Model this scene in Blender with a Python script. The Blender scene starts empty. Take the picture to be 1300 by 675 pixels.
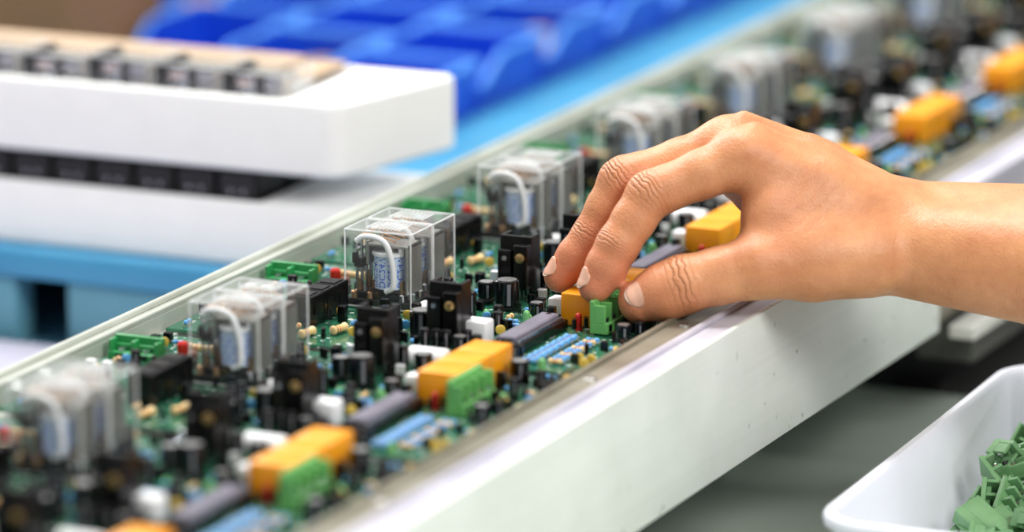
import bpy, bmesh, math, random
import numpy as np
from mathutils import Vector, Matrix
random.seed(7)
S=0.001
scene=bpy.context.scene
try:
    scene.view_settings.view_transform='Standard'
    scene.view_settings.look='None'
except Exception as e: print(e)

def lin(c):
    o=[]
    for v in c[:3]:
        v=v/255.0
        o.append(v/12.92 if v<=0.04045 else ((v+0.055)/1.055)**2.4)
    return (o[0],o[1],o[2],1.0)

# ------------------------------------------------------------ materials
def mat(name,col,rough=0.5,metal=0.0,var=0.06,vscale=60,bump=0.0,bscale=400,col2=None,coat=0.0,spec=0.5,sss=0.0):
    m=bpy.data.materials.new(name); m.use_nodes=True
    nt=m.node_tree; N=nt.nodes; L=nt.links
    b=N['Principled BSDF']
    c=lin(col)
    c2=lin(col2) if col2 else tuple([x*(1-var*2) for x in c[:3]]+[1])
    tc=N.new('ShaderNodeTexCoord')
    nz=N.new('ShaderNodeTexNoise'); nz.inputs['Scale'].default_value=vscale; nz.inputs['Detail'].default_value=4
    L.new(tc.outputs['Object'],nz.inputs['Vector'])
    rp=N.new('ShaderNodeValToRGB')
    rp.color_ramp.elements[0].position=0.35; rp.color_ramp.elements[1].position=0.65
    rp.color_ramp.elements[0].color=c2; rp.color_ramp.elements[1].color=c
    L.new(nz.outputs['Fac'],rp.inputs['Fac']); L.new(rp.outputs['Color'],b.inputs['Base Color'])
    b.inputs['Roughness'].default_value=rough; b.inputs['Metallic'].default_value=metal
    b.inputs['Specular IOR Level'].default_value=spec
    b.inputs['Coat Weight'].default_value=coat
    if sss>0:
        b.inputs['Subsurface Weight'].default_value=sss
        b.inputs['Subsurface Radius'].default_value=(1,1,1); b.inputs['Subsurface Scale'].default_value=0.006
    if bump>0:
        n2=N.new('ShaderNodeTexNoise'); n2.inputs['Scale'].default_value=bscale; n2.inputs['Detail'].default_value=3
        L.new(tc.outputs['Object'],n2.inputs['Vector'])
        bp=N.new('ShaderNodeBump'); bp.inputs['Strength'].default_value=bump; bp.inputs['Distance'].default_value=0.001
        L.new(n2.outputs['Fac'],bp.inputs['Height']); L.new(bp.outputs['Normal'],b.inputs['Normal'])
    return m

M={}
M['black']=mat('black_plastic',(14,14,16),0.3,var=0.2,spec=.4)
M['blackm']=mat('black_epoxy',(9,9,11),0.25,var=0.2,spec=.4)
M['sleeve']=mat('capacitor_sleeve',(10,10,16),0.2,coat=0.3,spec=.4)
M['alu']=mat('bare_aluminium',(205,205,205),0.3,0.9)
M['tin']=mat('tinned_wire',(210,210,215),0.2,1.0)
M['copper']=mat('copper_alloy',(198,156,118),0.3,0.9)
M['bronze']=mat('bronze_screw',(205,172,118),0.28,0.9)
M['white']=mat('white_ceramic',(245,246,249),0.4,var=0.02)
M['orange']=mat('orange_plastic',(253,168,24),0.38,col2=(248,156,14),coat=0.15)
M['green']=mat('green_terminal_plastic',(116,186,104),0.42,col2=(100,168,92))
M['greend']=mat('green_terminal_plastic_dark',(44,146,80),0.42)
M['gpile']=mat('green_pile_plastic',(134,180,130),0.45,col2=(110,158,108))
M['blue']=mat('blue_resistor',(90,165,225),0.35)
M['blueband']=mat('dark_band',(25,40,120),0.4)
M['tan']=mat('tan_resistor',(232,198,140),0.4)
M['brown']=mat('brown_band',(120,60,30),0.45)
M['red']=mat('red_plastic',(205,36,28),0.25)
M['gled']=mat('green_led',(120,190,120),0.25)
M['ctop']=mat('ic_top_sheen',(132,128,142),0.3,col2=(112,108,122))  # grey-lavender paints the reflection on top of the dark chip
M['stripe']=mat('capacitor_stripe',(120,120,128),0.35)
M['tape']=mat('coil_tape_white',(214,232,254),0.5,var=0.02)
M['ink']=mat('blue_ink',(20,96,232),0.5)
M['steel']=mat('relay_steel',(175,174,170),0.35,0.8)
M['yel']=mat('yellow_disc',(215,180,75),0.45)
M['foam']=mat('polystyrene_foam',(247,247,247),0.8,var=0.01,bump=0.5,bscale=300)
M['card']=mat('cardboard',(156,112,76),0.85,col2=(138,98,64),vscale=8)
M['cardl']=mat('cardboard_light',(206,170,126),0.85,vscale=8)
M['cards']=mat('cardboard_sheet',(190,164,136),0.85,vscale=20)
M['tapeb']=mat('parcel_tape',(186,150,104),0.3)
M['bench']=mat('blue_bench_paint',(70,154,196),0.35,col2=(60,140,184),vscale=6)
M['teal']=mat('teal_panel_paint',(106,164,184),0.45,col2=(90,148,170),vscale=10)
M['bin']=mat('blue_bin_plastic',(20,76,208),0.35,col2=(14,58,184),vscale=15)
M['binr']=mat('blue_bin_rim',(84,156,246),0.3)
M['shelf']=mat('lavender_shelf',(190,188,206),0.6,vscale=10)
M['dark']=mat('dark_steel',(58,58,56),0.6,col2=(46,46,46),vscale=12)
M['grey']=mat('grey_beam_paint',(204,204,198),0.5,vscale=10)
M['greyd']=mat('dark_grey_beam_paint',(84,84,80),0.5,vscale=10)
M['table']=mat('green_grey_laminate',(194,206,194),0.4,col2=(182,195,183),vscale=14)
M['tray']=mat('white_tray_plastic',(232,235,247),0.35,var=0.01,sss=0.2,coat=0.2)
M['floor']=mat('floor_paint',(120,128,122),0.5,vscale=2)
M['rubber']=mat('black_rubber',(12,12,12),0.7)

def rail_mat(name,a,b,rough,metal,streak=40,spots=False):
    m=bpy.data.materials.new(name); m.use_nodes=True
    nt=m.node_tree;N=nt.nodes;L=nt.links;bs=N['Principled BSDF']
    tc=N.new('ShaderNodeTexCoord'); mp=N.new('ShaderNodeMapping'); mp.inputs['Scale'].default_value=(300,streak*0.1,300)
    n=N.new('ShaderNodeTexNoise'); n.inputs['Scale'].default_value=1.0; n.inputs['Detail'].default_value=6
    L.new(tc.outputs['Object'],mp.inputs['Vector']); L.new(mp.outputs['Vector'],n.inputs['Vector'])
    n2=N.new('ShaderNodeTexNoise'); n2.inputs['Scale'].default_value=18; n2.inputs['Detail'].default_value=6
    L.new(tc.outputs['Object'],n2.inputs['Vector'])
    m1=N.new('ShaderNodeMath'); m1.operation='MULTIPLY'; m1.inputs[1].default_value=0.25; L.new(n.outputs['Fac'],m1.inputs[0])
    ml=N.new('ShaderNodeMath'); ml.operation='MULTIPLY_ADD'; ml.inputs[1].default_value=0.75; L.new(n2.outputs['Fac'],ml.inputs[0]); L.new(m1.outputs[0],ml.inputs[2])
    rp=N.new('ShaderNodeValToRGB'); e=rp.color_ramp.elements
    e[0].position=0.36; e[1].position=0.62; e[0].color=lin(b); e[1].color=lin(a)
    L.new(ml.outputs[0],rp.inputs['Fac']); col=rp.outputs['Color']
    if spots:
        v=N.new('ShaderNodeTexNoise'); v.inputs['Scale'].default_value=160; v.inputs['Detail'].default_value=1; L.new(tc.outputs['Object'],v.inputs['Vector'])
        r2=N.new('ShaderNodeValToRGB'); r2.color_ramp.elements[0].position=.73; r2.color_ramp.elements[1].position=.79
        r2.color_ramp.elements[0].color=(0,0,0,1); r2.color_ramp.elements[1].color=(.6,.6,.6,1); L.new(v.outputs['Fac'],r2.inputs['Fac'])
        mx=N.new('ShaderNodeMixRGB'); L.new(r2.outputs['Color'],mx.inputs['Fac']); L.new(col,mx.inputs['Color1']); mx.inputs['Color2'].default_value=lin((120,118,108)); col=mx.outputs['Color']
    L.new(col,bs.inputs['Base Color'])
    bs.inputs['Roughness'].default_value=rough; bs.inputs['Metallic'].default_value=metal
    bp=N.new('ShaderNodeBump'); bp.inputs['Strength'].default_value=0.1; bp.inputs['Distance'].default_value=0.0005
    L.new(n.outputs['Fac'],bp.inputs['Height']); L.new(bp.outputs['Normal'],bs.inputs['Normal'])
    return m
M['railo']=rail_mat('rail_anodised_olive',(160,156,140),(112,106,92),0.38,0.5)
M['raill']=rail_mat('rail_anodised_lilac',(214,212,222),(186,184,198),0.4,0.25)
M['railw']=rail_mat('rail_painted_white',(232,236,231),(218,223,217),0.35,0.0,spots=True)
M['railb']=rail_mat('back_rail_alu',(206,210,202),(176,180,170),0.4,0.3)

def pcb_mat():
    m=bpy.data.materials.new('pcb_solder_mask'); m.use_nodes=True
    nt=m.node_tree;N=nt.nodes;L=nt.links;bs=N['Principled BSDF']
    tc=N.new('ShaderNodeTexCoord')
    br=N.new('ShaderNodeTexBrick'); br.inputs['Scale'].default_value=110; br.inputs['Mortar Size'].default_value=0.07
    br.offset=0.35; br.squash=1.6
    br.inputs['Color1'].default_value=lin((22,86,60)); br.inputs['Color2'].default_value=lin((12,58,44)); br.inputs['Mortar'].default_value=lin((46,116,86))
    L.new(tc.outputs['Object'],br.inputs['Vector'])
    vo=N.new('ShaderNodeTexVoronoi'); vo.inputs['Scale'].default_value=230; L.new(tc.outputs['Object'],vo.inputs['Vector'])
    rp=N.new('ShaderNodeMath'); rp.operation='LESS_THAN'; rp.inputs[1].default_value=0.25; L.new(vo.outputs['Distance'],rp.inputs[0])
    nz=N.new('ShaderNodeTexNoise'); nz.inputs['Scale'].default_value=40; L.new(tc.outputs['Object'],nz.inputs['Vector'])
    gt=N.new('ShaderNodeMath'); gt.operation='GREATER_THAN'; gt.inputs[1].default_value=0.48; L.new(nz.outputs['Fac'],gt.inputs[0])
    mu=N.new('ShaderNodeMath'); mu.operation='MULTIPLY'; L.new(rp.outputs[0],mu.inputs[0]); L.new(gt.outputs[0],mu.inputs[1])
    mx=N.new('ShaderNodeMixRGB'); L.new(mu.outputs[0],mx.inputs['Fac']); L.new(br.outputs['Color'],mx.inputs['Color1']); mx.inputs['Color2'].default_value=lin((200,205,200))
    L.new(mx.outputs['Color'],bs.inputs['Base Color'])
    bs.inputs['Roughness'].default_value=0.22; bs.inputs['Coat Weight'].default_value=0.3
    return m
M['pcb']=pcb_mat()

def case_mat(name,milk,refl=.35):
    m=bpy.data.materials.new(name); m.use_nodes=True
    nt=m.node_tree;N=nt.nodes;L=nt.links
    N.remove(N['Principled BSDF']); out=N['Material Output']
    tr=N.new('ShaderNodeBsdfTransparent'); tr.inputs['Color'].default_value=(0.985,0.99,0.99,1)
    gl=N.new('ShaderNodeBsdfGlossy'); gl.inputs['Roughness'].default_value=0.05; gl.inputs['Color'].default_value=(1,1,1,1)
    df=N.new('ShaderNodeBsdfTranslucent'); df.inputs['Color'].default_value=(0.95,0.96,0.97,1)
    df2=N.new('ShaderNodeBsdfDiffuse'); df2.inputs['Color'].default_value=(0.93,0.95,0.96,1)
    dm=N.new('ShaderNodeMixShader'); dm.inputs['Fac'].default_value=.6; L.new(df.outputs[0],dm.inputs[1]); L.new(df2.outputs[0],dm.inputs[2])
    lw=N.new('ShaderNodeLayerWeight'); lw.inputs['Blend'].default_value=.5
    pw=N.new('ShaderNodeMath'); pw.operation='POWER'; pw.inputs[1].default_value=3.5; L.new(lw.outputs['Facing'],pw.inputs[0])
    mm=N.new('ShaderNodeMath'); mm.operation='MULTIPLY_ADD'; mm.inputs[1].default_value=refl; mm.inputs[2].default_value=.035; L.new(pw.outputs[0],mm.inputs[0])
    tc=N.new('ShaderNodeTexCoord'); nz=N.new('ShaderNodeTexNoise'); nz.inputs['Scale'].default_value=90; L.new(tc.outputs['Object'],nz.inputs['Vector'])
    mr=N.new('ShaderNodeMapRange'); mr.inputs['To Min'].default_value=milk*0.5; mr.inputs['To Max'].default_value=milk*1.5; L.new(nz.outputs['Fac'],mr.inputs['Value'])
    m1=N.new('ShaderNodeMixShader'); L.new(mr.outputs[0],m1.inputs['Fac']); L.new(tr.outputs[0],m1.inputs[1]); L.new(dm.outputs[0],m1.inputs[2])
    m2=N.new('ShaderNodeMixShader'); L.new(mm.outputs[0],m2.inputs['Fac']); L.new(m1.outputs[0],m2.inputs[1]); L.new(gl.outputs[0],m2.inputs[2])
    L.new(m2.outputs[0],out.inputs['Surface'])
    return m
M['case']=case_mat('clear_relay_case',0.04)
M['casetop']=case_mat('clear_relay_case_top',0.18)
M['edge']=case_mat('case_edge_highlight',0.5)  # milky white paints the light caught along the clear case edges

# ------------------------------------------------------------ mesh builder (mm)
class MB:
    def __init__(s): s.v=[];s.f=[];s.mi=[];s.mats=[]
    def midx(s,m):
        m=M[m]
        if m not in s.mats: s.mats.append(m)
        return s.mats.index(m)
    def add(s,vs,fs,m,X=None):
        o=len(s.v); k=s.midx(m)
        for p in vs:
            p=Vector(p)
            if X is not None: p=X@p
            s.v.append((p.x,p.y,p.z))
        for f in fs:
            s.f.append([i+o for i in f]); s.mi.append(k)
    def box(s,x0,x1,y0,y1,z0,z1,m,bev=0.0,X=None,seg=1):
        bm=bmesh.new(); bmesh.ops.create_cube(bm,size=1)
        for v in bm.verts:
            v.co=Vector(((x0+x1)/2+v.co.x*(x1-x0),(y0+y1)/2+v.co.y*(y1-y0),(z0+z1)/2+v.co.z*(z1-z0)))
        if bev>0: bmesh.ops.bevel(bm,geom=bm.edges[:],offset=bev,segments=seg,profile=0.5,affect='EDGES')
        bm.verts.index_update()
        s.add([v.co.copy() for v in bm.verts],[[v.index for v in f.verts] for f in bm.faces],m,X); bm.free()
    def lathe(s,o,ax,prof,m,n=16,X=None):
        o=Vector(o);ax=Vector(ax).normalized()
        t=Vector((1,0,0)) if abs(ax.x)<.9 else Vector((0,1,0))
        u=ax.cross(t).normalized(); w=ax.cross(u)
        vs=[];fs=[]
        for (h,r) in prof:
            for i in range(n):
                a=2*math.pi*i/n
                vs.append(o+ax*h+u*(r*math.cos(a))+w*(r*math.sin(a)))
        for j in range(len(prof)-1):
            for i in range(n):
                i2=(i+1)%n
                fs.append([j*n+i,j*n+i2,(j+1)*n+i2,(j+1)*n+i])
        fs.append([i for i in range(n)][::-1]); fs.append([(len(prof)-1)*n+i for i in range(n)])
        s.add(vs,fs,m,X)
    def tube(s,pts,r,m,n=6,X=None):
        pts=[Vector(p) for p in pts]; vs=[];fs=[]; up=Vector((0.31,0.22,0.92)).normalized()
        for j,p in enumerate(pts):
            d=(pts[min(j+1,len(pts)-1)]-pts[max(j-1,0)]).normalized()
            u=up-d*up.dot(d)
            if u.length<.05: u=Vector((1,0,0))-d*d.x
            u.normalize(); w=d.cross(u); up=u
            rr=r[j] if isinstance(r,(list,tuple)) else r
            for i in range(n):
                a=2*math.pi*i/n; vs.append(p+u*(rr*math.cos(a))+w*(rr*math.sin(a)))
        for j in range(len(pts)-1):
            for i in range(n):
                i2=(i+1)%n; fs.append([j*n+i,j*n+i2,(j+1)*n+i2,(j+1)*n+i])
        fs.append(list(range(n))[::-1]); fs.append([(len(pts)-1)*n+i for i in range(n)])
        s.add(vs,fs,m,X)
    def loft(s,L,m,X=None):
        vs=[p for l in L for p in l]; n=len(L[0]); fs=[]
        for j in range(len(L)-1):
            for i in range(n): fs.append([j*n+i,j*n+(i+1)%n,(j+1)*n+(i+1)%n,(j+1)*n+i])
        fs.append(list(range(n))[::-1]); fs.append([(len(L)-1)*n+i for i in range(n)])
        s.add(vs,fs,m,X)
    def mesh(s,name,ang=32):
        me=bpy.data.meshes.new(name)
        me.from_pydata([(a*S,b*S,c*S) for a,b,c in s.v],[],s.f)
        for m in s.mats: me.materials.append(m)
        me.polygons.foreach_set('material_index',s.mi)
        bm=bmesh.new(); bm.from_mesh(me); bmesh.ops.recalc_face_normals(bm,faces=bm.faces[:]); bm.to_mesh(me); bm.free()
        me.polygons.foreach_set('use_smooth',[True]*len(me.polygons))
        me.set_sharp_from_angle(angle=math.radians(ang)); me.update()
        return me
def rr(w,l,r,z,n=6,cx0=0,cy0=0):
    o=[]
    for (cx,cy,a0) in ((w/2-r,l/2-r,0),(-w/2+r,l/2-r,90),(-w/2+r,-l/2+r,180),(w/2-r,-l/2+r,270)):
        for i in range(n+1):
            a=math.radians(a0+90*i/n); o.append((cx0+cx+r*math.cos(a),cy0+cy+r*math.sin(a),z))
    return o

def obj(name,me,loc=(0,0,0),rot=(0,0,0),parent=None):
    o=bpy.data.objects.new(name,me); scene.collection.objects.link(o)
    o.location=[c*S for c in loc]; o.rotation_euler=rot
    if parent: o.parent=parent
    return o
def smoothpts(P,n=6):
    P=[Vector(p) for p in P]; out=[]
    Q=[P[0]]+P+[P[-1]]
    for i in range(1,len(Q)-2):
        for k in range(n):
            t=k/n; a,b,c,d=Q[i-1],Q[i],Q[i+1],Q[i+2]
            out.append(0.5*((2*b)+(c-a)*t+(2*a-5*b+4*c-d)*t*t+(3*b-a-3*c+d)*t**3))
    out.append(P[-1]); return out

# ------------------------------------------------------------ relay
def text_geo(body,size):
    cu=bpy.data.curves.new('tx','FONT'); cu.body=body; cu.size=size; cu.align_x='CENTER'; cu.align_y='CENTER'; cu.resolution_u=2
    o=bpy.data.objects.new('tx',cu); scene.collection.objects.link(o)
    bpy.context.view_layer.update()
    dg=bpy.context.evaluated_depsgraph_get(); me=bpy.data.meshes.new_from_object(o.evaluated_get(dg))
    vs=[v.co.copy() for v in me.vertices]; fs=[list(p.vertices) for p in me.polygons]
    bpy.data.objects.remove(o); bpy.data.curves.remove(cu); bpy.data.meshes.remove(me)
    return vs,fs
W_,D_,H_=34.0,23.6,37.0
def relay_mesh():
    b=MB()
    b.box(1,33,1,22.6,0,4.5,'blackm',.5)
    b.box(3,31,3,20.6,4.5,7.5,'blackm',.4)
    for i in range(4):
        for j in range(2):
            b.box(5+i*7,6.2+i*7,5+j*10,7.6+j*10,7.2,13+((i*3+j)%3)*2,'copper',.1)
    for (x,y) in ((4,2.5),(12,2.2),(28,2.4),(31.5,7),(31.5,15)):
        b.lathe((x,y,4.4),(0,0,1),[(0,1.5),(3,1.3),(3.6,.6)],'copper' if x<20 else 'tin',10)
    cx,cy=19,10.5
    b.lathe((cx,cy,8.0),(0,0,1),[(0,8.8),(1.3,8.8)],'black',24)
    b.lathe((cx,cy,9.3),(0,0,1),[(0,7.9),(15.4,7.9)],'tape',32)
    b.lathe((cx,cy,24.7),(0,0,1),[(0,8.8),(1.4,8.8)],'white',24)
    b.lathe((cx,cy,26.1),(0,0,1),[(0,3),(2,3)],'steel',16)
    try:
        vs,fs=text_geo('DC24V',4.9)
        for th0 in (-130,-98,-66,-34):
            nv=[]
            for p in vs:
                th=math.radians(th0)+p.y/7.96
                nv.append(Vector((cx+8.0*math.cos(th),cy+8.0*math.sin(th),17+p.x*.95)))
            b.add(nv,fs,'ink')
    except Exception as e: print('text',e)
    b.box(29,30.4,4,19.5,4.5,30,'steel',.3)
    b.box(10,30.4,4.5,19,28.6,30.0,'steel',.3)
    b.box(8.8,10.2,5,18.5,20,31,'steel',.2)
    b.box(3.5,8.0,3,20.5,18.5,23.0,'blackm',.4)
    b.box(3.0,5.5,2.2,4,20.5,25.5,'blackm',.3)
    for y in (4.5,9.5,14.5,18.5):
        b.box(4.3,5,y-1,y+1,7,33,'tin',.1)
        b.box(6.8,7.4,y-1,y+1,12,30,'tin',.1)
        b.lathe((5.1,y,27),(1,0,0),[(0,1.2),(1.2,1.0)],'tin',10)
        b.tube(smoothpts([(5,y,32.5),(9,y,34.5),(16,y+.5,33.5),(24,y,31.8)],4),.45,'copper',5)
    b.box(24.5,27.5,6,17,24.5,28.5,'tin',.3)
    b.box(12,27,19.2,20.2,8,28,'steel',.3)
    b.tube(smoothpts([(5.5,2.2,31.0),(9,1.9,33.4),(15,1.8,33.6),(20,1.8,31.4),(23,1.8,25),(24.2,1.8,17),(23.6,1.9,11),(20,2.4,8.6)],6),1.35,'white',10)
    r0=1.2
    def rc(z,ins): return rr(W_-2*ins,D_-2*ins,max(r0-ins,.3),z,3,W_/2,D_/2)
    L=[rc(.6,0),rc(H_-1,0),rc(H_-.3,.3)]
    vs=[p for l in L for p in l]; n=len(L[0]); fs=[]
    for j in range(2):
        for i in range(n): fs.append([j*n+i,j*n+(i+1)%n,(j+1)*n+(i+1)%n,(j+1)*n+i])
    b.add(vs,fs,'case')
    L=[rc(H_-.3,.3),rc(H_,1.0)]
    vs=[p for l in L for p in l]; fs=[[i,(i+1)%n,(i+1)%n+n,i+n] for i in range(n)]+[[n+i for i in range(n)]]
    b.add(vs,fs,'casetop')
    e=.42
    for (x,y) in ((e,e),(W_-e,e),(e,D_-e),(W_-e,D_-e)):
        b.tube([(x,y,1),(x,y,H_-.6)],e,'edge',6)
    for z in (H_-e,1.0):
        for y in (e,D_-e): b.tube([(.5,y,z),(W_-.5,y,z)],e,'edge',6)
        for x in (e,W_-e): b.tube([(x,.5,z),(x,D_-.5,z)],e,'edge',6)
    for i in range(9):
        b.box(9+i*2,9.9+i*2,5,18.6,H_-.05,H_+.3,'edge')
    return b.mesh('relay')
RELAY=relay_mesh()

# ------------------------------------------------------------ terminal block
def terminal(b,X=None,m='green',L=32,n=4):
    b.box(0,8.5,0,L,0,5,m,.35,X)
    b.box(0,2.2,0,L,4.9,15,m,.3,X)
    p=L/n
    for i in range(n+1):
        y=i*p; y0=min(max(y-.8,0),L-1.6)
        b.box(2.1,7.4,y0,y0+1.6,4.9,13.2,m,.25,X)
    b.box(2.1,4.2,0.5,L-.5,4.9,9.5,m,.2,X)
    for i in range(n):
        yc=(i+.5)*p
        b.lathe((5.6,yc,4.9),(0,0,1),[(0,1.9),(2.2,1.9),(2.4,1.4)],'tin',10,X)
        b.box(8.4,8.6,yc-1.8,yc+1.8,1,4,'blackm',0,X)

# ------------------------------------------------------------ board parts
def resistor(b,x,y,ang,body='blue',L=6.3,r=1.15,z=1.8):
    X=Matrix.Translation((x,y,z))@Matrix.Rotation(ang,4,'Z')
    h=L/2
    b.lathe((-h,0,0),(1,0,0),[(0,r*.5),(.3,r*.95),(.9,r*1.15),(1.5,r*1.05),(2,r*.9),(L-2,r*.9),(L-1.5,r*1.05),(L-.9,r*1.15),(L-.3,r*.95),(L,r*.5)],body,10,X)
    bands={'blue':['blueband','brown','red'],'tan':['brown','red','yel']}[body]
    for i,bb in enumerate(bands):
        b.lathe((-h+2.1+i*1.1*L/6.3,0,0),(1,0,0),[(0,r*.93),(.45,r*.93)],bb,10,X)
    for sgn in (-1,1):
        b.tube([(sgn*h*.95,0,0),(sgn*(h+1),0,0),(sgn*(h+1.4),0,-.5),(sgn*(h+1.4),0,-z)],.3,'tin',5,X)
def ecap(b,x,y,r,h,ang=0):
    b.lathe((x,y,.3),(0,0,1),[(0,r*.9),(.4,r),(1.6,r),(2,r*.92),(2.5,r),(h-.6,r),(h-.1,r*.9)],'sleeve',22)
    b.lathe((x,y,h-.05),(0,0,1),[(0,r*.8),(.3,r*.78)],'alu' if r>3 else 'black',22)
    vs=[];n=5
    for i in range(n+1):
        a=ang+(-.15+.3*i/n)
        vs.append((x+(r+.05)*math.cos(a),y+(r+.05)*math.sin(a),3)); vs.append((x+(r+.05)*math.cos(a),y+(r+.05)*math.sin(a),h-1))
    b.add(vs,[[2*i,2*i+2,2*i+3,2*i+1] for i in range(n)],'stripe')
def heatsink(b,x,y):
    b.box(x-8,x+8,y-1,y+1,1,29,'black',.3)
    for i in range(3):
        xx=x-7.0+i*7
        b.box(xx-1.0,xx+1.0,y+.9,y+9,1,29-(i%2)*1.5,'black',.25)
    b.box(x+1.0,x+8,y-6.5,y-1,5,26,'blackm',.5)
    b.box(x-7.5,x-.5,y-5.2,y-1,5,23,'blackm',.5)
    b.lathe((x+4.6,y-6.4,20),(0,-1,0),[(0,2.4),(.9,2.3),(1.3,1.4)],'bronze',16)
    b.lathe((x-4,y-5.1,19),(0,-1,0),[(0,1.3),(.3,1.2)],'tin',12)
    for k in (-6,-4,-2,3,5,7): b.tube([(x+k,y-3,0),(x+k,y-3,6)],.45,'tin',5)
def to92(b,x,y,a):
    X=Matrix.Translation((x,y,0))@Matrix.Rotation(a,4,'Z')
    pts=[];n=8
    for i in range(n+1):
        t=math.pi*i/n; pts.append((2.3*math.cos(t),2.0*math.sin(t)))
    vs=[(p[0],p[1],2.5) for p in pts]+[(p[0],p[1],7) for p in pts]; k=len(pts)
    fs=[[i,(i+1)%k,(i+1)%k+k,i+k] for i in range(k)]+[list(range(k))[::-1],[i+k for i in range(k)]]
    b.add(vs,fs,'blackm',X)
    for q in (-1.2,0,1.2): b.tube([(q,.8,0),(q,.8,2.6)],.25,'tin',5,X)
def disc(b,x,y,a,m='yel',r=2.8):
    X=Matrix.Translation((x,y,r+1.2))@Matrix.Rotation(a,4,'Z')
    b.lathe((0,-.9,0),(0,1,0),[(0,r*.6),(.3,r*.93),(.9,r),(1.5,r*.93),(1.8,r*.6)],m,16,X)
    for q in (-1.3,1.3): b.tube([(q,0,-r-1.2),(q,0,-r*.5)],.28,'tin',5,X)
def led(b,x,y,m,h=5):
    b.lathe((x,y,0),(0,0,1),[(0,1.9),(.8,1.9),(.8,1.6),(h-1.6,1.6),(h-.8,1.3),(h-.2,.7),(h,.2)],m,12)

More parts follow.
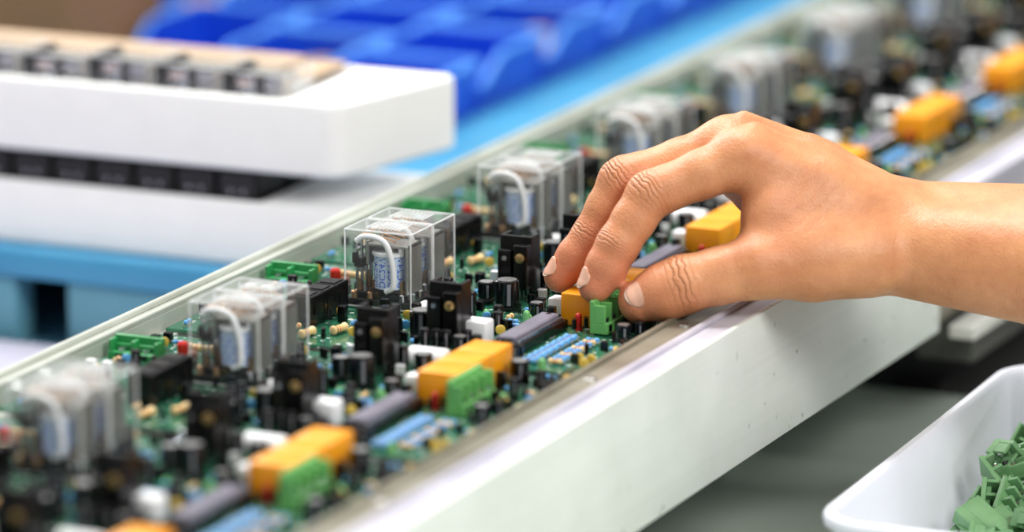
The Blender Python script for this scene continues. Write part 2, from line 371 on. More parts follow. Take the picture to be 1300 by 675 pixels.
BX0,BX1,BY0,BY1=-56.0,155.0,-68.0,73.0
def board_meshes():
    out={}
    b=MB()
    b.box(BX0,BX1,BY0,BY1,-1.6,0,'pcb',.15); out['substrate']=b.mesh('pcb_substrate')
    b=MB()
    heatsink(b,64,50); heatsink(b,73,-46)
    ecap(b,70,26,5.6,14,-1.0); ecap(b,57,-38,5.4,13,-1.2); ecap(b,56,34,4.0,10,-1); ecap(b,86,-60,3.4,9,-1)
    ecap(b,129,60,4.2,10,-1); ecap(b,90,14,3.4,8,-1); ecap(b,142,-8,3.4,8,-1); ecap(b,48,-58,4.4,11,-1)
    ecap(b,60,64,4.4,11,-1); ecap(b,88,50,4.0,11,-1); ecap(b,44,12,4.0,10,-1)
    out['heatsinks_and_capacitors']=b.mesh('power_parts')
    b=MB()
    for i in range(3):
        y0=-41+i*12.8
        b.box(-8,4,y0,y0+12.2,0,14,'blackm',.5)
        b.box(-6,2,y0+2,y0+10.2,14,14.4,'black',.2)
        b.box(4,4.3,y0+3,y0+9,3,10,'black',.1)
    out['relay_driver_blocks']=b.mesh('driver_blocks')
    b=MB()
    b.lathe((74,66,4.9),(1,0,0),[(0,4.0),(.6,4.8),(17.4,4.8),(18,4.0)],'white',24)
    b.box(79,90.5,-43,-33,.5,11.5,'white',1.2,seg=2)
    b.box(91,102,24,32,.5,8,'white',.8,seg=2)
    b.lathe((40,-8,3.4),(0,1,0),[(0,2.6),(.5,3.2),(11,3.2),(11.5,2.6)],'white',18)
    out['ceramic_parts']=b.mesh('ceramic_parts')
    b=MB()
    b.box(95,110,-50,4,.2,4.6,'blackm',.4)
    b.box(98.2,106.8,-47,1,4.5,7.6,'ctop',.6)
    for i in range(18):
        y=-47+i*2.75
        for x0,x1 in ((96.2,97.6),(107.4,108.8)): b.box(x0,x1,y,y+1.2,4.5,6.2,'tin',.1)
    b.lathe((102.5,-1,7.55),(0,0,1),[(0,1.4),(.1,1.3)],'blackm',12)
    out['dip_ic']=b.mesh('dip_ic')
    b=MB()
    for i in range(3):
        y0=9+i*20
        b.box(104,122,y0,y0+19.6,0.2,15,'orange',.7,seg=2)
        for k in range(2):
            b.box(121.9,122.5,y0+3+k*8,y0+8+k*8,2,4.5,'orange',.15)
    out['orange_relays']=b.mesh('orange_relays')
    b=MB()
    terminal(b,Matrix.Translation((-54,35,0))@Matrix.Rotation(-math.pi/2,4,'Z')@Matrix.Diagonal((1.1,1,.62,1)),'greend',24,2)
    out['rear_terminal']=b.mesh('rear_terminal')
    b=MB()
    terminal(b,Matrix.Translation((123,-2,0)),'green',32,4)
    out['front_terminal']=b.mesh('front_terminal')
    b=MB(); rnd=random.Random(11)
    for i in range(15): resistor(b,119.5+(.6 if i%2 else 0),-61+i*3.3,0.0)
    for i in range(11): resistor(b,131,-58+i*4.1,0.05,'blue' if i%3 else 'tan')
    resistor(b,20,-46,1.35,'tan',10,1.9,2.4); resistor(b,10,-58,1.4,'tan',10,1.9,2.4)
    resistor(b,-18,46,0.0,'tan',13,2.0,3.2); resistor(b,-20,28,0.3,'tan',10,1.7,2.5)
    b.lathe((-24,40,0),(0,0,1),[(0,2.6),(6,2.6),(7,1.8)],'red',16)
    b.lathe((-14,30,0),(0,0,1),[(0,2.4),(5,2.4),(6,1.7)],'brown',16)
    led(b,115,4,'red',8); led(b,128,-66,'gled'); led(b,90,3,'gled',7); led(b,138,20,'gled'); led(b,150,40,'red',5)
    occ=[(-1,35,-1,49),(-9,5,-42,-1),(55,73,42,60),(64,82,-54,-36),(63,77,19,33),(50,64,-45,-31),(51,61,29,39),(81,91,-65,-56),
         (72,94,60,72),(78,92,-44,-32),(93,112,-51,5),(103,123,7,71),(122,133,-4,32),(-57,-28,22,38),(115,136,-63,-10),(124,134,55,65),
         (86,94,10,18),(90,103,23,33),(36,45,-10,5),(43,53,-63,-53),(138,146,-12,-4),(-28,-8,24,50),(15,25,-53,-38),(5,15,-64,-50),(55,65,59,69),(83,93,45,55),(39,49,7,17)]
    placed=0;tries=0
    def free(x,y,r):
        for (a,c,d,e) in occ:
            if a-r<x<c+r and d-r<y<e+r: return False
        return True
    while placed<200 and tries<14000:
        tries+=1
        x=rnd.uniform(36,152) if rnd.random()<.9 else rnd.uniform(-50,36); y=rnd.uniform(BY0+3,BY1-3)
        k=rnd.random(); r=3.4 if k<.36 else 2.2
        if not free(x,y,r): continue
        if k<.24: resistor(b,x,y,rnd.choice([0,0,1.571]),L=5.2,r=1.0)
        elif k<.36: resistor(b,x,y,rnd.choice([0,1.571]),'tan',L=5.4)
        elif k<.62: to92(b,x,y,rnd.choice([-.4,-1.2,3.1]))
        elif k<.66: disc(b,x,y,rnd.choice([0,.5,1.57]),'yel',2.3)
        elif k<.70: disc(b,x,y,rnd.choice([0,.5]),'blue',2.2)
        elif k<.86: b.box(x-2.0,x+2.0,y-1.5,y+1.5,0,4+rnd.random()*5,'white' if rnd.random()<.25 else 'blackm',.3)
        elif k<.97: ecap(b,x,y,2.3,7+rnd.random()*5,-1)
        else: led(b,x,y,'gled',4.5)
        occ.append((x-r*.85,x+r*.85,y-r*.7,y+r*.7)); placed+=1
    for i in range(22): b.box(148.5,151.5,-62+i*5.8,-60.2+i*5.8,0,.25,'bronze')
    print('placed',placed)
    out['small_components']=b.mesh('small_components')
    return out
BM=board_meshes()
ys=[-622,-465,-309,-152,0,147,292,435,578,722,866,1010]
for y in ys:
    e=bpy.data.objects.new('circuit_board',None); scene.collection.objects.link(e); e.location=(0,y*S,0)
    e.empty_display_size=.02
    for k,me in BM.items():
        if k=='front_terminal' and y>=0: continue
        obj(k,me,parent=e)
    obj('relay_1',RELAY,parent=e); obj('relay_2',RELAY,loc=(0,24.4,0),parent=e)

# ------------------------------------------------------------ rails
Y0,Y1=-900,1700
b=MB()
b.box(149,157.5,Y0,Y1,-6,-1.75,'railo',.3)
b.box(157,187,Y0,Y1,-54,5,'railo',.4)
b.box(157,159.5,Y0,Y1,4.9,9,'railo',.5)
b.box(159.6,173,Y0,Y1,4.9,7.2,'railo',.2)
b.box(173.2,176,Y0,Y1,4.9,9.2,'raill',.6)
b.box(176.2,187,Y0,Y1,4.9,7,'raill',.3)
b.box(187,190,Y0,279,-56,8,'railw',.7,seg=2)
b.box(187,190,283,Y1,-30,8,'raill',.7)
for yy in (-306,-100,4,160,310,470,-500):
    b.lathe((166,yy,7.1),(0,0,1),[(0,3.0),(.7,2.8),(1.1,2.0)],'steel',16)
    b.box(163.8,168.2,yy-.5,yy+.5,7.8,8.3,'black')
fr=obj('conveyor_rail',b.mesh('front_rail'))
b=MB()
b.box(-58.5,-50,Y0,Y1,-6,-1.75,'railb',.3)
b.box(-70,-58,Y0,Y1,-54,6,'railb',.5)
b.box(-60.5,-58,Y0,Y1,5.8,8.5,'railb',.5)
b.box(-70,-67,Y0,Y1,5.8,8.5,'railb',.5)
obj('conveyor_rail',b.mesh('rear_rail'))
for x,yy,zb in ((172,-700,-115),(172,-330,-115),(-64,-700,-115),(-64,-330,-115),(-64,345,-115),(172,1100,-128),(-64,1100,-128)):
    b=MB(); b.box(x-4.5,x+4.5,yy-12,yy+12,zb+.1,-54.2,'dark',.8); b.box(x-4.8,x+9,yy-16,yy+16,zb+.05,zb+4,'dark',.8)
    obj('rail_support_foot',b.mesh('rail_foot'))
b=MB(); b.box(192,206,286,1700,-61,-54,'grey',1); b.box(160,190,330,1700,-84,-56.5,'greyd',.5)
obj('lower_side_beam',b.mesh('lower_beam'))

b=MB()
b.box(-69,950,-950,378,-140,-115,'table',2,seg=2)
for x in (-40,920):
    for yy in (-920,340): b.box(x-22,x+22,yy-22,yy+22,-850,-140,'dark',2)
obj('work_table',b.mesh('work_table'))
b=MB()
b.box(-69,950,392,1700,-850,-128,'dark',3)  # added block; its dark colour stands in for shade beyond the table
b.box(118,150,400,425,-128,-117,'rubber',2)
obj('shade_block_and_bracket',b.mesh('shade_block_and_bracket'))
b=MB(); b.box(-3000,3000,-3500,5000,-870,-850,'floor'); obj('floor',b.mesh('floor'))

# ------------------------------------------------------------ blue bench at the rear
b=MB()
b.box(-1200,-76,205,2600,-60,-45,'bench',2,seg=2)
b.box(-1200,-292,208,230,-98,-60,'teal',3,seg=2)
b.box(-262,-78,208,230,-98,-60,'teal',3,seg=2)
b.box(-1200,-78,222,2600,-130,-98,'teal',2)
for x in (-1160,-120):
    for yy in (250,2500): b.box(x-20,x+20,yy-20,yy+20,-850,-130,'dark',2)
obj('blue_workbench',b.mesh('blue_workbench'))
b=MB()
b.box(-900,-77,-900,200,-104,-92,'shelf',2)
for x in (-860,-110):
    for yy in (-860,160): b.box(x-15,x+15,yy-15,yy+15,-850,-104,'dark',2)
obj('side_shelf',b.mesh('side_shelf'))

# ------------------------------------------------------------ foam trays with relays
def foam_mesh(fw,rw,H,Df):
    b=MB(); Wf=360
    iw=Wf-rw-14; il=Df-fw-9; cx=-rw-iw/2; cy=fw+il/2
    L=[rr(Wf-4,Df-4,8,0,5,-Wf/2,Df/2),rr(Wf,Df,9,2,5,-Wf/2,Df/2),rr(Wf,Df,9,H-3,5,-Wf/2,Df/2),rr(Wf-1.5,Df-1.5,8.5,H-.7,5,-Wf/2,Df/2),rr(Wf-3.5,Df-3.5,7,H,5,-Wf/2,Df/2),
       rr(iw+1,il+1,4,H,5,cx,cy),rr(iw,il,3,H-1,5,cx,cy),rr(iw-1,il-1,3,H-14,5,cx,cy)]
    # the moulded end wall flares outwards toward the back
    L=[[(x+(.24*y if x>-30 else 0),y,z) for (x,y,z) in l] for l in L]
    b.loft(L,'foam'); return b.mesh('foam_tray')
rz=math.radians(.5)
for i,z in enumerate((-45,5)):
    H=38 if i else 34
    e=obj('foam_tray',foam_mesh(6 if i else 3,32 if i else 46,H,98),loc=(-110,220,z),rot=(0,0,rz))
    if i==1:
        for c in range(8):
            o=obj('packed_relay_%d'%c,RELAY,loc=(-34-38.6*c-37,8,26.4+(c%3)*.7),rot=(math.radians(90),0,math.radians(90)),parent=e)
        b=MB(); b.box(-345,-40,46,94,38.3,41,'cards',.4); b.box(-330,-60,50,90,41,43.2,'cards',.4)
        obj('cardboard_divider',b.mesh('cardboard_divider'),parent=e)
    else:
        b=MB()
        for c in range(12):
            x=-49-23.8*c
            for r in range(2):
                y=5+38*r
                b.box(x-22,x,y,y+35,20.4,49.2,'blackm',1)
                b.box(x-21,x-1,y-.8,y+.2,37,46,'black',.2)
                for k in range(2): b.box(x-15+k*7,x-14+k*7,y-1.0,y+.2,37,39,'tin',.1)
        obj('packed_relay_bases',b.mesh('relay_bases'),parent=e)

# ------------------------------------------------------------ blue bins
BW,BL,BH=76,92,32
def bin_mesh():
    b=MB(); w,l,h=BW,BL,BH; t=2.5
    b.box(-w/2+4,w/2-4,5,l-4,0,2.5,'bin',1)
    for s in (-1,1):
        x0=s*(w/2-4); x1=s*(w/2)
        prof=[(5,0),(l-3,0),(l,h),(28,h),(2,h*.52)]
        n=5; vs=[]
        for (y,z) in prof: vs.append((x0+(x1-x0)*z/h,y,z))
        for (y,z) in prof: vs.append((x0+(x1-x0)*z/h-s*t,y,z))
        fs=[list(range(n)),[i+n for i in range(n)][::-1]]+[[i,(i+1)%n,(i+1)%n+n,i+n] for i in range(n)]
        b.add(vs,fs,'bin')
        b.tube([(x1,l,h),(x1,28,h),(x1*.985,2,h*.52)],2.2,'binr',8)
    b.box(-w/2+1,w/2-1,l-3.5,l-1,0,h,'bin',.8)
    b.tube([(-w/2,l-1,h),(w/2,l-1,h)],2.2,'binr',8)
    b.box(-w/2+2.5,w/2-2.5,2,4.8,0,h*.52,'bin',.8)
    b.tube([(-w/2+1.5,3,h*.52),(w/2-1.5,3,h*.52)],2.2,'binr',8)
    b.box(-16,16,0.5,2.2,4,13,'binr',.6)
    return b.mesh('parts_bin')
BIN=bin_mesh()
def clump(seed,m1):
    b=MB(); r=random.Random(seed)
    for i in range(50):
        x=r.uniform(-24,24);y=r.uniform(16,76);z=4+r.uniform(0,12)*(1-abs(x)/40)
        X=Matrix.Translation((x,y,z))@Matrix.Rotation(r.uniform(0,3),4,'Z')@Matrix.Rotation(r.uniform(0,.6),4,'X')
        b.box(-5,5,-3,3,-1,4,m1 if r.random()<.7 else 'alu',.6,X)
    return b.mesh('bin_contents')
CL=[clump(1,'white'),clump(2,'yel'),clump(3,'tan'),clump(4,'binr')]
k=0
for c in range(4):
    for r in range(14):
        x=-250-(BW+3)*c; y=520+50*c+(BL+4)*r
        if c==3 and r<1: continue
        o=obj('parts_bin',BIN,loc=(x,y,-45)); k+=1
        if (k*7)%5<2: obj('loose_parts',CL[(k*3)%4],parent=o)

def carton(name,x0,x1,y0,y1,z0,z1,m):
    b=MB(); cx=(x0+x1)/2
    b.box(x0,x1,y0,y1,z0,z1,m,1.5)
    b.box(x0-1,x1+1,y0-1,(y0+y1)/2-1,z1,z1+3,m,.5); b.box(x0-1,x1+1,(y0+y1)/2+1,y1+1,z1,z1+3,m,.5)
    b.box(x0-1.2,x1+1.2,(y0+y1)/2-25,(y0+y1)/2+25,z1+2.8,z1+3.4,'tapeb'); b.box(x1,x1+.8,(y0+y1)/2-25,(y0+y1)/2+25,z1-60,z1+2.9,'tapeb')
    obj(name,b.mesh(name))
carton('cardboard_box',-1000,-454,560,680,-45,150,'card')
carton('cardboard_box',-1000,-532,700,900,-45,190,'cardl')

# ------------------------------------------------------------ white tray with terminal blocks
def tray_mesh():
    b=MB()
    L=[rr(186,270,18,0),rr(196,280,20,3),rr(204,288,22,58),rr(212,296,25,60),rr(213,297,25,63),rr(211,295,24,65),rr(204,288,22,65.5),rr(200,284,21,63),rr(192,276,19,7),rr(184,268,16,3.5)]
    b.loft(L,'tray'); return b.mesh('parts_tray',45)
rt=math.radians(1.8)
obj('parts_tray',tray_mesh(),loc=(358.5,73,-115),rot=(0,0,rt))
b=MB(); rnd=random.Random(5)
for i in range(190):
    lx=rnd.uniform(-77,74); ly=rnd.uniform(-38,110)
    hmax=6+40*max(0,min(1,(ly+50)/115.0))*(0.75+.25*math.cos(lx/60))
    z=12+rnd.uniform(.35,1)*hmax
    X=Matrix.Translation((358.5,73,-115))@Matrix.Rotation(rt,4,'Z')@Matrix.Translation((lx,ly,z))@Matrix.Rotation(rnd.uniform(0,6.28),4,'Z')@Matrix.Rotation(rnd.uniform(-1.0,1.0),4,'X')@Matrix.Rotation(rnd.uniform(-1.4,1.4),4,'Y')@Matrix.Translation((-4,-11,-6))
    terminal(b,X,'gpile',rnd.choice([20,24,30]),3)
obj('terminal_block_pile',b.mesh('terminal_block_pile'))

b=MB(); terminal(b,None,'green',32,4)
obj('green_terminal_block',b.mesh('held_terminal'),loc=(123,-2,.6))

# ------------------------------------------------------------ HAND (local yawed frame: p right, q away, z up ; mm)
h=0.9
P0,P1,Q0,Q1,Z0,Z1=86,440,-150,60,-16,104
ax=[np.arange(P0,P1,h,dtype=np.float32),np.arange(Q0,Q1,h,dtype=np.float32),np.arange(Z0,Z1,h,dtype=np.float32)]
shape=(len(ax[0]),len(ax[1]),len(ax[2]))
def cone(a,b_,ra,rb,margin=26):
    a=np.array(a,dtype=np.float32); b_=np.array(b_,dtype=np.float32)
    d=b_-a; L2=float((d*d).sum())
    out=np.full(shape,50.0,dtype=np.float32)
    lo=np.minimum(a-ra,b_-rb)-margin; hi=np.maximum(a+ra,b_+rb)+margin
    sl=[]
    for i,(s0) in enumerate((P0,Q0,Z0)):
        i0=max(0,int((lo[i]-s0)/h)); i1=min(shape[i],int((hi[i]-s0)/h)+1); sl.append(slice(i0,max(i0+1,i1)))
    x=ax[0][sl[0]][:,None,None]-a[0]; y=ax[1][sl[1]][None,:,None]-a[1]; z=ax[2][sl[2]][None,None,:]-a[2]
    t=np.clip((x*d[0]+y*d[1]+z*d[2])/L2,0,1)
    dd=np.sqrt((x-t*d[0])**2+(y-t*d[1])**2+(z-t*d[2])**2)-(ra+(rb-ra)*t)
    out[sl[0],sl[1],sl[2]]=dd
    return out
def smin(a,b_,k):
    hh=np.maximum(k-np.abs(a-b_),0)/k
    return np.minimum(a,b_)-hh*hh*k*0.25
def chain(pts,k=3.0):
    r=None
    for (a,ra),(b_,rb) in zip(pts[:-1],pts[1:]):
        c=cone(a,b_,ra,rb); r=c if r is None else smin(r,c,k)
    return r
idx=dict(M=(181,-24,75),P=(138.5,-32,59.5),D=(124,-39,38),T=(114,-43,20))
mid=dict(M=(175,-4,76),P=(126,-12,61.5),D=(113,-16,37),T=(98.5,-18,18.5))
rng=dict(M=(176,16,70),P=(128,8,59),D=(118,6,38),T=(108,4,20))
pky=dict(M=(178,33,60),P=(144,29,57),D=(131,26,41),T=(121,22,28))
thb=dict(C=(236,-36,32),M=(186,-47,30),I=(153,-49.5,22.5),T=(134,-49,14.5))
def lerp(a,b_,t): return tuple(a[i]+(b_[i]-a[i])*t for i in range(3))
def finger(F,s,r0=12.3):
    M_,P_,D_2,T_=F['M'],F['P'],F['D'],F['T']
    return chain([(M_,r0*s),(lerp(M_,P_,.45),10.6*s),(lerp(M_,P_,.85),9.9*s),(P_,10.2*s),(lerp(P_,D_2,.5),9.3*s),(D_2,9.2*s),(lerp(D_2,T_,.5),8.7*s),(T_,7.3*s)],2.5)
fi=finger(idx,1.05); fm=finger(mid,1.0); frg=finger(rng,.94); fp=finger(pky,.82)
ft=chain([(thb['C'],18),(lerp(thb['C'],thb['M'],.5),17),(thb['M'],13.8),(lerp(thb['M'],thb['I'],.5),12.0),(thb['I'],12.4),(lerp(thb['I'],thb['T'],.45),12.0),(thb['T'],9.3)],3)
W1=(252,-24,33);W2=(256,0,37)
palm=chain([(W1,21),((330,-48,28),27.5),((460,-100,22),38)],8)
for c,k in ((chain([(W2,21),((330,-30,36),26.5),((460,-78,32),38)],8),9),
          (chain([((250,-20,42),17),((215,-23,60),14.5),(idx['M'],12.5)],6),7),
          (chain([((250,-8,43),17),((214,-6,62),15),(mid['M'],13)],6),7),
          (chain([((250,4,40),17),((214,10,57),14.5),(rng['M'],12.5)],6),7),
          (chain([((252,8,36),17),((214,25,49),14),(pky['M'],11.5)],6),7),
          (chain([((242,10,30),17),((200,24,40),13)],6),9),
          (chain([((236,-20,36),16),((196,-2,54),15)],6),9),
          (chain([((190,-12,62),14),((184,18,58),13)],6),9),
          (chain([((226,-30,42),16),((192,-34,54),11.5)],6),9),
          (chain([((212,-40,36),13),((190,-38,44),9)],6),9),
          (chain([((240,-14,58),2.6),((212,-17,74.5),2.2),((186,-21,87.8),2.0)],2),6),
          (chain([((242,-4,60),2.6),((212,-4,77.6),2.2),((182,-4,89.5),2.0)],2),6)):
    palm=smin(palm,c,k)
palm=smin(palm,ft,7)
D=None
for f,k in ((fi,7),(fm,7),(frg,7),(fp,7)):
    g=smin(palm,f,k)
    D=g if D is None else smin(D,g,1.2)
D[0]=D[-1]=5; D[:,0]=D[:,-1]=5; D[:,:,0]=D[:,:,-1]=5
def surfnets(D):
    ins=D<0; c=np.zeros(tuple(n-1 for n in D.shape),dtype=np.uint8)
    offs=[(i,j,k) for i in (0,1) for j in (0,1) for k in (0,1)]
    n=c.shape
    for o in offs: c+=ins[o[0]:o[0]+n[0],o[1]:o[1]+n[1],o[2]:o[2]+n[2]]
    ac=np.argwhere((c>0)&(c<8)); mp=np.full(n,-1,dtype=np.int32); mp[ac[:,0],ac[:,1],ac[:,2]]=np.arange(len(ac))
    vals=[D[ac[:,0]+o[0],ac[:,1]+o[1],ac[:,2]+o[2]] for o in offs]
    acc=np.zeros((len(ac),3)); cnt=np.zeros(len(ac))
    for i in range(8):
        for j in range(i+1,8):
            a=np.array(offs[i]);b2=np.array(offs[j])
            if abs(a-b2).sum()!=1: continue
            va,vb=vals[i],vals[j]; m=(va<0)!=(vb<0)
            t=np.where(m,va/np.where(m,va-vb,1),0)
            acc+=np.where(m[:,None],a+t[:,None]*(b2-a),0); cnt+=m
    V=ac+acc/cnt[:,None]
    F=[]
    for axis in range(3):
        s0=[slice(None)]*3; s1=[slice(None)]*3; s0[axis]=slice(0,-1); s1[axis]=slice(1,None)
        A=ins[tuple(s0)];B=ins[tuple(s1)]
        pts=np.argwhere(A!=B); u=(axis+1)%3; w=(axis+2)%3
        pts=pts[(pts[:,u]>0)&(pts[:,w]>0)&(pts[:,u]<D.shape[u]-1)&(pts[:,w]<D.shape[w]-1)]
        inside=A[pts[:,0],pts[:,1],pts[:,2]]
        qd=[]
        for du,dw in ((-1,-1),(0,-1),(0,0),(-1,0)):
            r=pts.copy(); r[:,u]+=du; r[:,w]+=dw; qd.append(mp[r[:,0],r[:,1],r[:,2]])
        qd=np.stack(qd,1); qd[~inside]=qd[~inside][:,::-1]; F.append(qd)
    return V,np.concatenate(F)
V,F=surfnets(D)
V=V*h+np.array([P0,Q0,Z0])
me=bpy.data.meshes.new('hand'); me.vertices.add(len(V)); me.vertices.foreach_set('co',(V*S).astype(np.float32).ravel())
me.loops.add(F.size); me.loops.foreach_set('vertex_index',F.astype(np.int32).ravel())
me.polygons.add(len(F)); me.polygons.foreach_set('loop_start',np.arange(0,F.size,4,dtype=np.int32))
me.update(calc_edges=True); me.validate()
me.polygons.foreach_set('use_smooth',[True]*len(me.polygons))
def g(c,r): return np.exp(-((V-np.array(c))**2).sum(1)/(r*r))
red=np.zeros(len(V))
for Fg in (idx,mid,rng,pky):
    red+=.45*g(Fg['P'],13)+.35*g(Fg['D'],10)+.9*g(Fg['T'],16)+.25*g(Fg['M'],16)
red+=.8*g(thb['T'],18)+.4*g(thb['I'],14)+.35*g((190,-38,45),24)+.3*g((120,-25,35),25)
red=np.clip(red,0,1).astype(np.float32)
at=me.attributes.new('redness','FLOAT','POINT'); at.data.foreach_set('value',red)

def skin_mat():
    m=bpy.data.materials.new('skin'); m.use_nodes=True
    nt=m.node_tree;N=nt.nodes;L=nt.links;bs=N['Principled BSDF']
    def math_(op,a,b2=None):
        n=N.new('ShaderNodeMath'); n.operation=op
        for i,v in enumerate((a,b2)):
            if v is None: continue
            if isinstance(v,(int,float)): n.inputs[i].default_value=v
            else: L.new(v,n.inputs[i])
        return n.outputs[0]
    def vm(op,a,b2=None,out=0):
        n=N.new('ShaderNodeVectorMath'); n.operation=op
        for i,v in enumerate((a,b2)):
            if v is None: continue
            if isinstance(v,(tuple,list,Vector)): n.inputs[i].default_value=tuple(v)
            else: L.new(v,n.inputs[i])
        return n.outputs['Value'] if out else n.outputs[0]
    tc=N.new('ShaderNodeTexCoord').outputs['Object']
    at=N.new('ShaderNodeAttribute'); at.attribute_name='redness'
    nz=N.new('ShaderNodeTexNoise'); nz.inputs['Scale'].default_value=60; nz.inputs['Detail'].default_value=7; nz.inputs['Roughness'].default_value=.65; L.new(tc,nz.inputs['Vector'])
    rp=N.new('ShaderNodeValToRGB'); rp.color_ramp.elements[0].position=.3; rp.color_ramp.elements[1].position=.7
    rp.color_ramp.elements[0].color=lin((196,128,84)); rp.color_ramp.elements[1].color=lin((220,156,108)); L.new(nz.outputs['Fac'],rp.inputs['Fac'])
    mx=N.new('ShaderNodeMixRGB'); L.new(math_('MULTIPLY',at.outputs['Fac'],.6),mx.inputs['Fac']); L.new(rp.outputs['Color'],mx.inputs['Color1']); mx.inputs['Color2'].default_value=lin((220,126,98))
    H=None
    def crease(J,A,Nr,rad,freq,wid,amp,lat):
        nonlocal H
        J=Vector(J)*S; A=Vector(A).normalized(); Nr=Vector(Nr); Nr=(Nr-A*Nr.dot(A)).normalized()
        d=vm('SUBTRACT',tc,J)
        wob=N.new('ShaderNodeTexNoise'); wob.inputs['Scale'].default_value=200; L.new(tc,wob.inputs['Vector'])
        s=vm('DOT_PRODUCT',d,A,1)
        s2=math_('ADD',s,math_('MULTIPLY',math_('SUBTRACT',wob.outputs['Fac'],.5),.0045))
        w=math_('SINE',math_('MULTIPLY',s2,freq))
        w=math_('POWER',math_('ABSOLUTE',w),.4)
        ss=math_('DIVIDE',s,wid*S); e1=math_('POWER',2.718,math_('MULTIPLY',math_('MULTIPLY',ss,ss),-1.0))
        dl=vm('LENGTH',vm('SUBTRACT',d,Nr*(rad*S)),None,1); dl=math_('DIVIDE',dl,lat*S)
        e2=math_('POWER',2.718,math_('MULTIPLY',math_('MULTIPLY',dl,dl),-1.0))
        r=math_('MULTIPLY',math_('MULTIPLY',math_('SUBTRACT',1.0,w),math_('MULTIPLY',e1,e2)),amp)
        H=r if H is None else math_('ADD',H,r)
    def sub(a,b2): return tuple(a[i]-b2[i] for i in range(3))
    for Fg in (idx,mid):
        A=sub(Fg['D'],Fg['M']); crease(Fg['P'],A,(-.5,-.6,.8),9,1400,6,1.4,12)
        A=sub(Fg['T'],Fg['P']); crease(Fg['D'],A,(-.9,-.7,.3),8,1800,3,1.1,9)
    crease(thb['I'],sub(thb['T'],thb['M']),(0,-.8,.6),11,1080,5.6,1.7,13)
    crease((256,-20,35),(1,-.3,0),(0,-.9,-.1),22,420,9,.45,18)
    crease((212,-30,52),(.7,-.2,-.7),(0,-.9,.4),14,620,14,.3,18)
    n1=N.new('ShaderNodeTexNoise'); n1.inputs['Scale'].default_value=900; n1.inputs['Detail'].default_value=4; L.new(tc,n1.inputs['Vector'])
    mp=N.new('ShaderNodeMapping'); mp.inputs['Rotation'].default_value=(0,.45,0); mp.inputs['Scale'].default_value=(1,.55,.55); L.new(tc,mp.inputs['Vector'])
    v1=N.new('ShaderNodeTexVoronoi'); v1.feature='DISTANCE_TO_EDGE'; v1.inputs['Scale'].default_value=900; L.new(mp.outputs[0],v1.inputs['Vector'])
    ve=math_('MINIMUM',math_('MULTIPLY',v1.outputs['Distance'],4.0),1.0)
    big=N.new('ShaderNodeTexNoise'); big.inputs['Scale'].default_value=90; big.inputs['Detail'].default_value=3; L.new(tc,big.inputs['Vector'])
    fine=math_('ADD',math_('MULTIPLY',n1.outputs['Fac'],.3),math_('MULTIPLY',ve,.08))
    fine=math_('ADD',fine,math_('MULTIPLY',big.outputs['Fac'],.8))
    hh=math_('SUBTRACT',fine,math_('MULTIPLY',H,.8))
    bp=N.new('ShaderNodeBump'); bp.inputs['Strength'].default_value=.85; bp.inputs['Distance'].default_value=.0009
    L.new(hh,bp.inputs['Height']); L.new(bp.outputs['Normal'],bs.inputs['Normal'])
    mx2=N.new('ShaderNodeMixRGB'); L.new(math_('MINIMUM',math_('MULTIPLY',H,.4),.45),mx2.inputs['Fac']); L.new(mx.outputs['Color'],mx2.inputs['Color1']); mx2.inputs['Color2'].default_value=lin((150,78,54))  # creases tinted darker, painting their shade into the skin colour
    L.new(mx2.outputs['Color'],bs.inputs['Base Color'])
    bs.inputs['Roughness'].default_value=.42; bs.inputs['Specular IOR Level'].default_value=.5
    bs.inputs['Subsurface Weight'].default_value=.1; bs.inputs['Subsurface Radius'].default_value=(1,.35,.2); bs.inputs['Subsurface Scale'].default_value=.003
    return m
M['skin']=skin_mat(); me.materials.append(M['skin'])
hand=obj('right_hand_and_forearm',me,rot=(0,0,math.radians(24.18)))
sm=hand.modifiers.new('smooth','SMOOTH'); sm.factor=.5; sm.iterations=3

M['nail']=mat('fingernail',(236,184,158),0.3,col2=(228,172,146),coat=.2)
M['nailtip']=mat('fingernail_edge',(238,208,186),0.4)
def nail(name,base,tip,nrm,rT,slope,w,l,end,lift=.55):
    A=(Vector(tip)-Vector(base)).normalized(); n=Vector(nrm); n=(n-A*n.dot(A)).normalized(); t=A.cross(n)
    b=MB(); nu,nv=12,16; vs=[];fs=[]
    for j in range(nv+1):
        v=j/nv
        wid=w*(1-.30*abs(2*v-1)**3)
        for i in range(nu+1):
            u=2*i/nu-1
            s=v*l-l+(u*u)*(2.4*(1-v)**2-2.4*v*v)
            a=end+s
            surf=rT+slope*(-a) if a<0 else math.sqrt(max(rT*rT-(a*.8)**2,1))
            rr_=surf+lift-.35*abs(u)**3
            th=u*wid/(rT+1)
            vs.append(Vector(tip)+A*a+n*(rr_*math.cos(th))+t*(rr_*math.sin(th)))
    for j in range(nv):
        for i in range(nu):
            q=j*(nu+1)+i; fs.append([q,q+1,q+nu+2,q+nu+1])
    k=(nv-1)*nu
    b.add(vs,fs[:k],'nail'); b.add(vs,fs[k:],'nailtip')
    m=b.mesh(name,60); ob=obj(name,m,parent=hand)
    sd=ob.modifiers.new('th','SOLIDIFY'); sd.thickness=.0004; sd.offset=0
nail('index_nail',idx['D'],idx['T'],(-.95,-.45,.2),7.7,.17,5.2,10,4.2)
nail('middle_nail',mid['D'],mid['T'],(-.85,-.4,.5),7.3,.15,5.0,10,4.0)
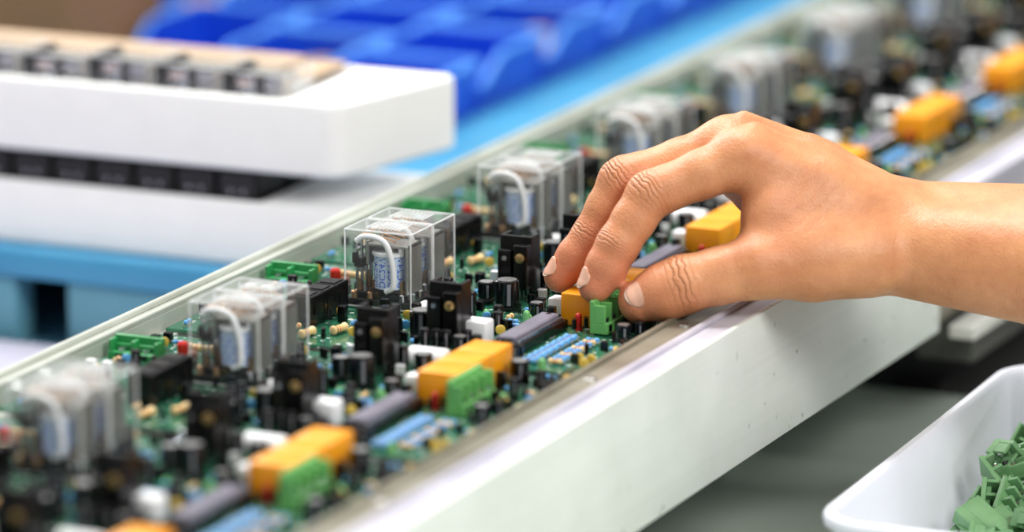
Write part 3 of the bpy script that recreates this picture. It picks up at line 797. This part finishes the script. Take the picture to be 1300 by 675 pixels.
nail('ring_nail',rng['D'],rng['T'],(-.85,-.2,.5),6.9,.15,4.8,9,3.8)
nail('little_nail',pky['D'],pky['T'],(-.85,0,.5),6.0,.15,4.2,8,3.4)
nail('thumb_nail',thb['I'],thb['T'],(-.1,-.8,.65),9.3,.26,7.4,14,5.0,.75)

# ------------------------------------------------------------ light
w=bpy.data.worlds.new('World'); scene.world=w; w.use_nodes=True
nt=w.node_tree; bg=nt.nodes['Background']
tcn=nt.nodes.new('ShaderNodeTexCoord'); sx=nt.nodes.new('ShaderNodeSeparateXYZ'); nt.links.new(tcn.outputs['Generated'],sx.inputs[0])
rp=nt.nodes.new('ShaderNodeValToRGB'); e=rp.color_ramp.elements
e[0].position=.0; e[0].color=(.4,.4,.4,1); e[1].position=.6; e[1].color=(1,.995,.98,1)
nt.links.new(sx.outputs['Z'],rp.inputs['Fac']); nt.links.new(rp.outputs['Color'],bg.inputs['Color']); bg.inputs['Strength'].default_value=.6
def area(name,loc,target,size,power,col=(1,1,1)):
    l=bpy.data.lights.new(name,'AREA'); l.shape='RECTANGLE'; l.size=size[0]; l.size_y=size[1]; l.energy=power; l.color=col
    o=bpy.data.objects.new(name,l); scene.collection.objects.link(o); o.location=loc
    o.rotation_euler=(Vector(target)-Vector(loc)).to_track_quat('-Z','Y').to_euler()
area('ceiling_light',(-.4,.5,2.0),(.1,.1,0),(1.2,.3),54,(1,.985,.95))
area('window_light',(-2.4,1.8,1.8),(0,.2,0),(1.6,1.2),72,(1,.99,.97))
area('added_fill_light',(1.9,-.9,1.6),(.15,0,0),(1.0,.8),42,(1,.985,.955))  # unseen fill lamp, added to brighten the rail front and table

# ------------------------------------------------------------ camera
cam=bpy.data.cameras.new('camera'); co=bpy.data.objects.new('camera',cam); scene.collection.objects.link(co)
co.location=(1.0007,-2.0414,.5601); co.rotation_euler=(math.radians(90-13.39),0,math.radians(24.18))
cam.lens=180; cam.sensor_width=36; cam.clip_start=.05; cam.clip_end=50
cam.dof.use_dof=True; cam.dof.focus_distance=2.32; cam.dof.aperture_fstop=3.9
scene.camera=co
